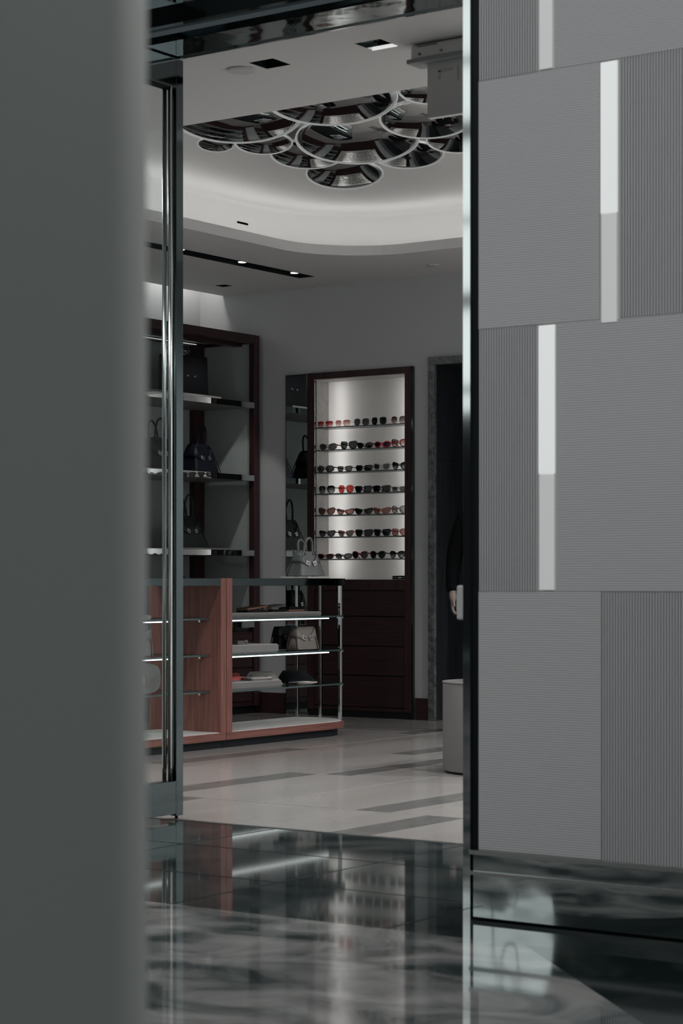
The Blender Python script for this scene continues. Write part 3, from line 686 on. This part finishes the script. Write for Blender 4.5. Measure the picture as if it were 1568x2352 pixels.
wallet('folded grey and black wallet, middle of the upper glass shelf', (-7.97,10.63,g1+.026), R(95), .17,.10,.030, M['lblack'],M['lgrey'],fold=True)
wallet('black topped tan wallet at the right end of the upper white tray', (-7.96,10.82,g1+.026), R(88), .17,.10,.030, M['lbrown'],M['lblack'])
wallet('small grey wallet with silver snap in the deep white tray', (-7.82,10.08,g2+.052), R(80), .09,.08,.022, M['lgrey'],M['lgrey'])
st = thing('leather_strap','black strap with pale buckle lying in the deep white tray','strap',(-7.92,9.97,g2+.052),R(85))
MB().box(-.12,.12,-.013,.013,0.030,.034).box(-.12,-.112,-.013,.013,0,.034).box(.112,.12,-.013,.013,0,.034).build('band', M['lblack'], st, world=False)
mb = MB(); mb.tube([(.05+.022*math.cos(a),.02*math.sin(a),.037) for a in [2*PI*k/16 for k in range(16)]],.003,6,closed=True); mb.build('buckle', M['silver'], st, world=False)
wallet('upper red wallet of two in the lower white tray', (-7.97,10.13,g3+.067), R(70), .17,.10,.018, M['lred'],M['lred'])
wallet('lower red wallet, nearer the front, in the lower white tray', (-7.90,10.08,g3+.046), R(75), .19,.11,.022, M['lred'],M['lred'],tab=False)
wallet('pale grey wallet beside the red wallets in the lower white tray', (-7.77,10.20,g3+.046), R(80), .18,.10,.020, M['lgrey'],M['lwhite'])
# two small top-folded bags on the middle glass shelf
bag('handbag','small black handbag with one pale clasp, behind the beige one on the middle glass shelf','handbag',.21,.095,.15,M['lblack'],(-7.935,10.715,g2),R(86),topw=.80,topd=.42,handles=False,group='small handbags on the glass shelf')
bag('handbag','small beige grey handbag with two silver clasps on the middle glass shelf','handbag',.21,.105,.15,M['lbeige'],(-7.80,10.72,g2),R(86),topw=.80,topd=.45,handles=False,lining=M['lining'],group='small handbags on the glass shelf')
def pouch(label, loc, rz, w, d, h, lm, trim):
    t_ = thing('pouch', label, 'pouch', loc, rz, 'zip pouches on the lower glass shelf')
    # a soft wedge: high at the back, low at the zip
    loops = []
    for k in range(9):
        y = -d/2 + d*k/8; hz = (.22+.78*(k/8)**.7)*h*(1 if k<8 else .55); ww = w/2*(.96+.04*math.sin(PI*k/8))
        loops.append([(-ww,y,.004),(-ww*.5,y,0),(ww*.5,y,0),(ww,y,.004),(ww*.99,y,hz*.6),(ww*.75,y,hz),(0,y,hz*1.04),(-ww*.75,y,hz),(-ww*.99,y,hz*.6)])
    MB().loft(loops).build('body', lm, t_, world=False)
    mb = MB(); mb.tube([(-w*.46,-d/2-.002,h*.14),(0,-d/2-.004,h*.17),(w*.46,-d/2-.002,h*.14)],.004,6); mb.build('zip', M['silver'], t_, world=False)
    mb = MB(); mb.tube([(w*.46,-d/2-.004,h*.14),(w*.44,-d/2-.03,.012),(w*.2,-d/2-.045,.007),(-w*.1,-d/2-.04,.007),(-w*.2,-d/2-.022,.006),(w*.1,-d/2-.016,.006),(w*.4,-d/2-.01,.012)],.0055,6); mb.build('wrist_strap', trim, t_, world=False)
    return t_
pouch('cream zip pouch left of the black one on the lower glass shelf', (-7.96,10.52,g3), R(48), .20,.24,.085, M['lwhite'],M['lwhite'])
pouch('black zip pouch with pale strap, at the right on the lower glass shelf', (-7.90,10.80,g3), R(52), .20,.24,.085, M['lblack'],M['lwhite'])
# left section
tray('white tray on the upper glass shelf of the counter, behind the glass door', -8.10,-7.78,8.6,9.2,g1,.026)
wallet('flat grey wallet on the tray behind the glass door', (-7.90,9.02,g1+.026), R(85), .20,.11,.030, M['lgrey'],M['lgrey'],fold=True)
bag('handbag','grey handbag with front turn lock on the middle shelf, behind the glass door','handbag',.34,.13,.185,M['lgrey'],(-7.90,9.10,g2),R(80),topw=.92,topd=.75,handles=False)
rb = thing('handbag','rounded grey handbag with a small top handle on the lower shelf, behind the glass door','handbag',(-7.90,9.18,g3),R(75))
mb = MB()
mb.loft([[(x,y,z) for x,z in [( .15*spow(math.cos(2*PI*i/36),.55), .092+.088*spow(math.sin(2*PI*i/36),.62)) for i in range(36)]] for y in (-.062,-.055,-.02,.02,.055,.062)])
mb.build('body', M['lgrey'], rb, world=False)
MB().tube([(-.05,0,.182),(-.045,0,.20),(-.02,0,.212),(.02,0,.212),(.045,0,.20),(.05,0,.182)],.007,8).build('handle', M['lgrey'], rb, world=False)
MB().obox((.02,-.066,.08),(.028,.008,.045)).build('clasp', M['silver'], rb, world=False)
MB().obox((.05,-.064,.085),(.012,.006,.05)).build('tag', M['lbrown'], rb, world=False)

# ------------------------------------------------------------------ mirrored discs under the tray
discs = [('large mirrored ceiling disc at the left end of the cluster, cut by the door frame',-6.428,8.256,3.35,.326),('large mirrored ceiling disc nearest the entrance, at the top of the cluster',-5.82,8.227,3.36,.325),
 ('large mirrored ceiling disc in the centre of the cluster',-6.254,9.091,3.36,.326),('medium mirrored ceiling disc right of centre, below the exit sign',-5.737,8.973,3.38,.24),
 ('smallest mirrored ceiling disc, below the left end of the cluster',-7.185,9.055,3.44,.1),('small mirrored ceiling disc between the smallest one and the central big one',-6.914,9.134,3.43,.157),
 ('medium mirrored ceiling disc tucked under the left rim of the central big one',-6.866,9.484,3.42,.207),('medium mirrored ceiling disc hanging lowest in the picture, with a bright halo',-7.052,10.118,3.43,.226),
 ('medium mirrored ceiling disc tucked under the right rim of the central big one',-6.403,9.817,3.42,.198),('mirrored ceiling disc at the right end of the cluster, beside the panelled wall',-5.932,9.608,3.41,.178),
 ('mirrored ceiling disc partly behind the hanging exit sign',-5.398,8.483,3.39,.159)]
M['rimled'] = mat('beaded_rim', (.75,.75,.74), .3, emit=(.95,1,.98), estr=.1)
M['discm'] = mat('disc_mirror', (.78,.80,.80), .015, 1)
ax = Vector((.8192,.5736,0))
for lab,u,v,z,r in discs:
    t_ = thing('ceiling_disc', lab, 'mirror disc', (u,v,TRAYZ), 0, 'mirrored discs under the lit ceiling')
    q = Matrix.Rotation(R(-11.5), 4, ax)    # far rim lower
    tr_ = Matrix.Translation((0,0,z-TRAYZ)) @ q
    mb = MB(); sag = .11*r; K_ = 10; n = 56; loops = []
    for k in range(1,K_+1):
        rr = r*k/K_; loops.append([tr_ @ Vector((rr*math.cos(2*PI*i/n), rr*math.sin(2*PI*i/n), -sag*(1-(k/K_)**2))) for i in range(n)])
    loops.append([tr_ @ Vector((r*math.cos(2*PI*i/n), r*math.sin(2*PI*i/n), .012)) for i in range(n)])
    mb.loft(loops, caps=True); mb.build('mirror', M['discm'], t_, world=False)
    mb = MB(); mb.tube([tr_ @ Vector(((r+.003)*math.cos(2*PI*i/72), (r+.003)*math.sin(2*PI*i/72), .002)) for i in range(72)], (.0042 if r > .12 else .0032), 8, closed=True)
    mb.build('rim', M['rimled'], t_, world=False)
    MB().cyl((0,0), .012, z-TRAYZ+.005, 0, 12).build('rod', M['steel'], t_, world=False)

# ------------------------------------------------------------------ glass door and entrance lintel
DUX = -5.56
dd = thing('glass_door','open glass entrance door with chrome rails and tall pull bar, behind the left pillar','door',(DUX,6.73,0))
DV0 = 5.75
MB().box(DUX-.022,DUX+.022,6.710,6.757,.014,3.195).build('stile', M['dchrome'], dd, bevel=.002)
MB().box(DUX-.022,DUX+.022,DV0,6.710,.022,.162).build('bottom_rail', M['dchrome'], dd, bevel=.002)
MB().box(DUX-.022,DUX+.022,DV0,6.710,3.072,3.195).build('top_rail', M['dchrome'], dd, bevel=.002)
MB().box(DUX-.006,DUX+.006,DV0,6.710,.162,3.072).build('pane', M['doorglass'], dd)
for s_ in (-1,1):
    pb = MB().cyl((DUX+s_*.0155,6.678),.0095,.215,3.072,20).build('pull_bar', M['barsteel'], dd)
    MB().cyl((DUX+s_*.0155,6.678),.0088,.163,.215,16).build('end_cap', M['black'], pb)
MB().cyl((DUX,6.738),.007,.0,.016,14).build('pivot', M['black'], dd)
MB().box(DUX-.024,DUX+.024,DV0,6.70,3.066,3.0725).build('gasket', M['black'], dd)

lt = struct(MB().box(-6.95,-3.2,6.50,6.72,CEIL-.0,CEIL+.03).build('trim_2', M['wchrome']))
struct(MB().box(-6.95,-3.2,6.716,6.728,CEIL-.006,CEIL+.02).build('lintel_edge', M['chrome'], lt))
struct(MB().box(-13.5,-3.16,FAC,6.5,CEIL+.05,CEIL+1.2).build('trim_3', M['soffit']))
struct(MB().box(-6.95,-3.2,6.33,6.36,CEIL+.012,CEIL+.05).build('lintel_step', M['dchrome'], lt))

# ------------------------------------------------------------------ panelled front wall on the right
wf = struct(MB().box(FU+.02,1.5,FAC+.012,THR,0,4.4).build('wall_front', M['ribbase']))
struct(MB().box(-3.183,FU+.03,FAC+.012,THR,.0,4.4).build('corner_gap', M['black'], wf))
ROWB = (.207,.970,1.742,2.474,3.25)
def ribs(u0,u1,z0,z1,vertical,pitch=.0071,amp=.0011):
    mb = MB(); L = []
    if vertical:   # deep rectangular flutes
        n = max(1,round((u1-u0)/.0088)); p_ = (u1-u0)/n
        for i in range(n):
            u = u0 + p_*i
            for q,y in ((0,.0060),(.32,.0060),(.37,.0004),(.95,.0004)): L.append([(u+p_*q,FAC+y,z0),(u+p_*q,FAC+y,z1)])
        L.append([(u1,FAC+.0060,z0),(u1,FAC+.0060,z1)])
    else:          # shallow reeding
        n = max(1,round((z1-z0)/pitch)); p_ = (z1-z0)/n
        for i in range(n*4+1):
            z = z0 + p_*i/4; y = FAC + .0030 - (0,.0010,.0013,.0010)[i%4]
            L.append([(u0,y,z),(u1,y,z)])
    mb.loft(L, closed=False, caps=False, smooth=not vertical)
    mb.quad([(u0,FAC+.012,z0),(u1,FAC+.012,z0),(u1,FAC+.012,z1),(u0,FAC+.012,z1)])
    return mb
RU = 1.4
spec = [ # row, list of (u0,u1,vertical)
 (0, [(FU,-2.752,False),(-2.752,-2.25,True),(-2.25,-1.3,False),(-1.3,RU,True)]),
 (1, [(FU,-2.958,True),(-2.898,-1.9,False),(-1.9,RU,True)]),
 (2, [(FU,-2.757,False),(-2.697,-2.2,True),(-2.2,RU,False)]),
 (3, [(FU,-2.958,True),(-2.904,-1.9,False),(-1.9,RU,True)]),
]
for r_, L in spec:
    for u0,u1,vt in L:
        o = ribs(u0,u1-.0006,ROWB[r_]+.0004,ROWB[r_+1]-.0004,vt).build('ribbed_panel', M['rib'], wf); struct(o)
def light_slot(label,u0,u1,z0,z1,frac):
    t_ = thing('wall_light', label, 'wall light', ((u0+u1)/2,FAC,z0), group='vertical light slots in the ribbed wall')
    zm = z0+(z1-z0)*frac
    MB().box(u0,u1,FAC+.004,FAC+.011,z0+.001,z1-.001).build('slot_back', M['white'], t_)
    MB().box(u0+.003,u1-.003,FAC-.0015,FAC+.004,zm,z1-.004).build('upper_lens', M['strip'], t_, bevel=.002)
    MB().box(u0+.006,u1-.005,FAC-.0010,FAC+.004,z0+.004,zm).build('lower_lens', M['strip_lo'], t_, bevel=.002)
light_slot('topmost light slot of the ribbed wall, cut off by the top of the picture',-2.958,-2.904,2.474,3.25,.5)
light_slot('tall light slot right of the others, in the upper half of the ribbed wall',-2.757,-2.697,1.728,2.474,.42)
light_slot('vertical light slot at the left middle of the ribbed wall, level with the sunglasses',-2.958,-2.898,.970,1.742,.44)
# chrome corner strip, plinth
tr1 = struct(MB().box(-3.206,-3.181,FAC-.008,FAC+.02,0,4.4).build('trim_4', M['chrome']))
bs = struct(MB().box(FU-.01,1.5,FAC-.012,FAC+.012,.012,.2).build('baseboard_front', M['wchrome']))
for z0,z1 in ((.196,.208),(.136,.147)):
    struct(MB().box(FU-.022,1.5,FAC-.018,FAC-.004,z0,z1).build('plinth_bead', M['steel'], bs))
struct(MB().box(FU,1.5,FAC+.0,FAC+.012,0,.012).build('shadow_gap', M['black'], bs))
bx = thing('door_release_box','small pale grey box fixed to the corner of the ribbed front wall','switch box',(-3.22,5.24,.93))
MB().box(-3.236,-3.206,5.222,5.262,.885,.988).build('cover', mat('box_plastic', (.45,.455,.455), .5), bx, bevel=.006)
MB().box(-3.240,-3.236,5.23,5.254,.91,.965).build('button', M['acrylic'], bx, bevel=.002)

# ------------------------------------------------------------------ near pillar on the left
mb = MB(); PR = .1025; pcx, pcy = -1.099, 1.136; mb.prism([(-2.2,-1.2),(pcx+PR,-1.2)]+[(pcx+PR*math.cos(PI/2*k/20), pcy+PR*math.sin(PI/2*k/20)) for k in range(21)]+[(-2.2,pcy+PR)],0,4.4,smooth=False)
struct(mb.build('wall_near', M['pillar']))

# ------------------------------------------------------------------ round pedestal and the small bag on it
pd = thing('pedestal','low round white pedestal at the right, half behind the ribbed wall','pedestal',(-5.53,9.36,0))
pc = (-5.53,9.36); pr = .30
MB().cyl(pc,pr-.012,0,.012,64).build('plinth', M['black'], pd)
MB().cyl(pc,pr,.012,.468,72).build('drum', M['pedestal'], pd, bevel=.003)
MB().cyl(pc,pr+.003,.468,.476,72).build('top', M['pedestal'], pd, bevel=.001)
bag('handbag','small black handbag on the round white pedestal','handbag',.22,.12,.12,M['lblack'],(-5.56,9.35,.476),R(30),topw=.5,hh=.06)

# ------------------------------------------------------------------ person in black by the doorway
def skin_mesh(name, verts, edges, radii, material, parent, sub=2, root=0):
    me = bpy.data.meshes.new(name); me.from_pydata(verts, edges, [])
    o = bpy.data.objects.new(name, me); COL.objects.link(o); me.materials.append(material); o.parent = parent
    md = o.modifiers.new('skin','SKIN'); md.use_smooth_shade = True
    me.skin_vertices[0].data[root].use_root = True
    for i, r_ in enumerate(radii):
        me.skin_vertices[0].data[i].radius = r_ if isinstance(r_, tuple) else (r_, r_)
    s_ = o.modifiers.new('sub','SUBSURF'); s_.levels = sub; s_.render_levels = sub
    return o
pe = thing('person','person in a black suit standing by the doorway, mostly hidden behind the ribbed wall','person',(-7.0,11.73,0),R(31))
skin = mat('skin', (.27,.205,.185), .55); suit = mat('black_suit', (.0035,.004,.005), .85, spec=.1); hairm = mat('dark_hair', (.015,.011,.009), .5)
V = []; EE = []; RR = []
def add(p, r_, par=None):
    V.append(p); RR.append(r_)
    if par is not None: EE.append((par, len(V)-1))
    return len(V)-1
pel = add((0,0,.98),(.10,.075)); ch1 = add((0,0,1.16),(.10,.075),pel); ch2 = add((0,0,1.36),(.11,.08),ch1); nk = add((0,.0,1.48),.05,ch2); nk2 = add((0,-.005,1.55),.048,nk)
hd1 = add((0,-.015,1.62),(.072,.085),nk2); hd2 = add((0,-.012,1.69),(.075,.09),hd1); hd3 = add((0,-.005,1.745),(.055,.065),hd2)
hands = []
for sx in (-1,1):
    sh = add((sx*.17,0,1.41),.05,ch2); el = add((sx*.235,.02,1.14),.038,sh); wr = add((sx*.25,-.03,.93),.024,el); pm = add((sx*.25,-.045,.88),(.018,.034),wr); pm2 = add((sx*.25,-.055,.845),(.014,.034),pm)
    for k,(dy,l) in enumerate(((-.030,.062),(-.011,.072),(.009,.066),(.027,.052))):
        a = add((sx*.25,-.058+dy,.815),.0088,pm2); b_ = add((sx*.236,-.062+dy*1.05,.815-l*.42),.008,a); add((sx*.208,-.064+dy*1.05,.815-l*.40),.0068,b_)
    t1 = add((sx*.243,-.092,.865),.0095,pm); add((sx*.238,-.108,.832),.0082,t1)
    hp = add((sx*.095,0,.90),.08,pel); kn = add((sx*.10,-.01,.50),.055,hp); an = add((sx*.10,.02,.10),.038,kn); add((sx*.11,-.10,.045),(.036,.03),an)
skin_mesh('body', V, EE, RR, skin, pe, 2)
V = []; EE = []; RR = []
pel = add((0,0,.96),(.155,.115)); w1 = add((0,0,1.14),(.150,.11),pel); w2 = add((0,0,1.34),(.165,.115),w1); w3 = add((0,.005,1.455),(.085,.075),w2)
for sx in (-1,1):
    sh = add((sx*.185,0,1.405),.070,w2); el = add((sx*.245,.02,1.14),.058,sh); fo = add((sx*.255,-.02,.96),.045,el); add((sx*.255,-.035,.925),.038,fo)
    hp = add((sx*.10,0,.88),.105,pel); kn = add((sx*.105,-.01,.50),.082,hp); add((sx*.105,.015,.09),.068,kn)
skin_mesh('suit', V, EE, RR, suit, pe, 2)
for sx in (-1,1):
    MB().loft([sel(.045,.115,3,0),sel(.048,.12,3,.03),sel(.038,.10,3,.07),sel(.035,.05,3,.10)]).build('shoe', M['lblack'], pe, world=False).location = (sx*.108,-.04,0)
mb = MB()
mb.loft([[( .088*math.cos(2*PI*i/24)*s_, .012+.104*math.sin(2*PI*i/24)*s_ , z) for i in range(24)] for z,s_ in ((1.675,.98),(1.72,1.0),(1.76,.9),(1.795,.6),(1.808,.2))])
h_ = mb.build('hair', hairm, pe, world=False)
mb = MB()
mb.loft([[(x*.9,-.092+y,z) for x,y in ((-.012,.01),(0,-.002),(.012,.01))] for z in (1.69,)]+[[(x,-.098+y,z) for x,y in ((-.016,.012),(0,-.012),(.016,.012))] for z in (1.645,)], closed=True)
mb.build('nose', skin, pe, world=False)
for sx in (-1,1):
    MB().obox((sx*.032,-.098,1.682),(.024,.006,.009)).build('eye', M['black'], pe, world=False, bevel=.002)
    MB().loft([sel(.008,.022,2,1.64),sel(.012,.03,2,1.67),sel(.008,.024,2,1.70)]).build('ear', skin, pe, world=False).location = (sx*.088,.005,0)
MB().obox((0,-.098,1.617),(.045,.006,.008)).build('mouth', mat('lips', (.35,.16,.14), .5), pe, world=False, bevel=.002)

# ------------------------------------------------------------------ the concourse outside (behind the camera)
cw = mat('concourse_wall', (.07,.08,.08), .6)
struct(MB().box(-26,10,-14.6,-14.4,0,11).build('wall_rear', cw))
struct(MB().box(-26,10,-14.6,FAC,10.9,11.1).build('ceiling_concourse', cw))
struct(MB().box(-26.2,-26,-14.6,FAC+1.4,0,11).build('wall_concourse_left', cw))
struct(MB().box(10,10.2,-14.6,FAC+1.4,0,11).build('wall_concourse_right', cw))
struct(MB().box(-26,10,FAC+.02,FAC+.2,CEIL+1.2,11).box(-26,-13.5,FAC+.02,FAC+.2,0,CEIL+1.2).build('wall_concourse_front', cw))
refl_panel = struct(MB().box(-16.3,-13.9,-14.40,-14.36,3.38,9.3).build('reflection_panel', mat('panel_glow', (.5,.5,.5), .2, emit=(.93,1,.98), estr=1.2)))  # unseen glowing panel, added to give the chrome something bright to reflect
mb = MB()
for z0,z1 in ((3.64,3.74),(4.83,5.04),(6.03,6.10),(7.2,7.45),(8.27,8.36)): mb.box(-16.3,-13.9,-14.38,-14.33,z0,z1)  # bars spaced to break the added panel's reflection into segments
mb.box(-14.75,-14.68,-14.38,-14.34,3.38,9.3)
struct(mb.build('panel_bars', mat('panel_bar_paint', (.1,.11,.11), .5), refl_panel))

def area(name, loc, size, power, col=(1,1,1), rot=(0,0,0), sy=None, spread=None):
    L = bpy.data.lights.new(name,'AREA'); L.energy = power; L.color = col; L.size = size
    if sy: L.shape = 'RECTANGLE'; L.size_y = sy
    if spread: L.spread = spread
    o = bpy.data.objects.new(name, L); COL.objects.link(o); o.location = loc; o.rotation_euler = rot
    return o
def spot(name, loc, target, power, angle=50, blend=.4, col=(1,.97,.93), size=.04):
    L = bpy.data.lights.new(name,'SPOT'); L.energy = power; L.color = col; L.spot_size = R(angle); L.spot_blend = blend; L.shadow_soft_size = size
    o = bpy.data.objects.new(name, L); COL.objects.link(o); o.location = loc
    o.rotation_euler = (Vector(target)-Vector(loc)).to_track_quat('-Z','Y').to_euler()
    return o
area('concourse_fill', (-1.5,-1.0,7.5), 4.0, 410, (1,1,1))  # added fill lamp without a fixture, brightens the front wall and floor
area('concourse_fill.001', (-8,-2.0,7.5), 4.0, 230, (.97,1,.995))  # second added fill, further left
area('concourse_fill.002', (5.5,-1.5,6.0), 3.0, 66, (.90,1,.985), rot=(0,R(45),0))  # added teal fill that brightens the near pillar
for k,(u,v,p) in enumerate(((-3.0,8.2,530),(-3.0,10.4,530),(-4.2,12.05,300),(-8.9,7.2,240),(-6.6,7.1,170))):
    spot('room_fill' + ('.%03d'%k if k else ''), (u,v,3.185), (u-.3,v,0), p, 150, 1, (1,.985,.965), .05)  # added fill spots without fixtures, raise the overall room brightness
area('passage_light', (-7.0,13.9,2.85), .6, 5)
spot('pillar_edge_fill', (-.72,4.7,3.6), (-1.06,1.18,1.2), 330, 30, 1, (1,.95,.93), .15)  # added spot, aimed to lighten the rounded edge of the near pillar
spot('shelf_spot', (-8.76,11.33,3.19), (-9.9,12.43,1.0), 30, 34, .15)
spot('counter_spot', (-8.76,10.66,3.19), (-7.9,10.85,1.1), 28, 30, .3)
spot('shelf_spot.001', (-8.76,11.94,3.19), (-9.75,11.9,1.8), 20, 50, .5)

# ------------------------------------------------------------------ camera
cam = bpy.data.cameras.new('camera'); co = bpy.data.objects.new('camera', cam); COL.objects.link(co)
co.location = (0,0,1.0); co.rotation_euler = (R(90),0,R(34.96))
cam.sensor_width = 36; cam.lens = 4743/2352*36; cam.shift_y = (1335-1176)/2352
cam.clip_start = .05; cam.clip_end = 100
cam.dof.use_dof = True; cam.dof.focus_distance = 13.8; cam.dof.aperture_fstop = 7.5
SC.camera = co

w_ = bpy.data.worlds.new('world'); SC.world = w_; w_.use_nodes = True
w_.node_tree.nodes['Background'].inputs['Color'].default_value = (.75,.92,.95,1)
w_.node_tree.nodes['Background'].inputs['Strength'].default_value = .05
vs = SC.view_settings
vs.view_transform = 'Standard'; vs.look = 'None'; vs.gamma = 1; vs.exposure = 0; vs.use_curve_mapping = False
cy = SC.cycles
cy.max_bounces = 8; cy.diffuse_bounces = 3; cy.glossy_bounces = 5; cy.transmission_bounces = 6; cy.transparent_max_bounces = 16
cy.caustics_reflective = False; cy.caustics_refractive = False
cy.use_denoising = True
cy.sample_clamp_indirect = 4.0; cy.blur_glossy = .2
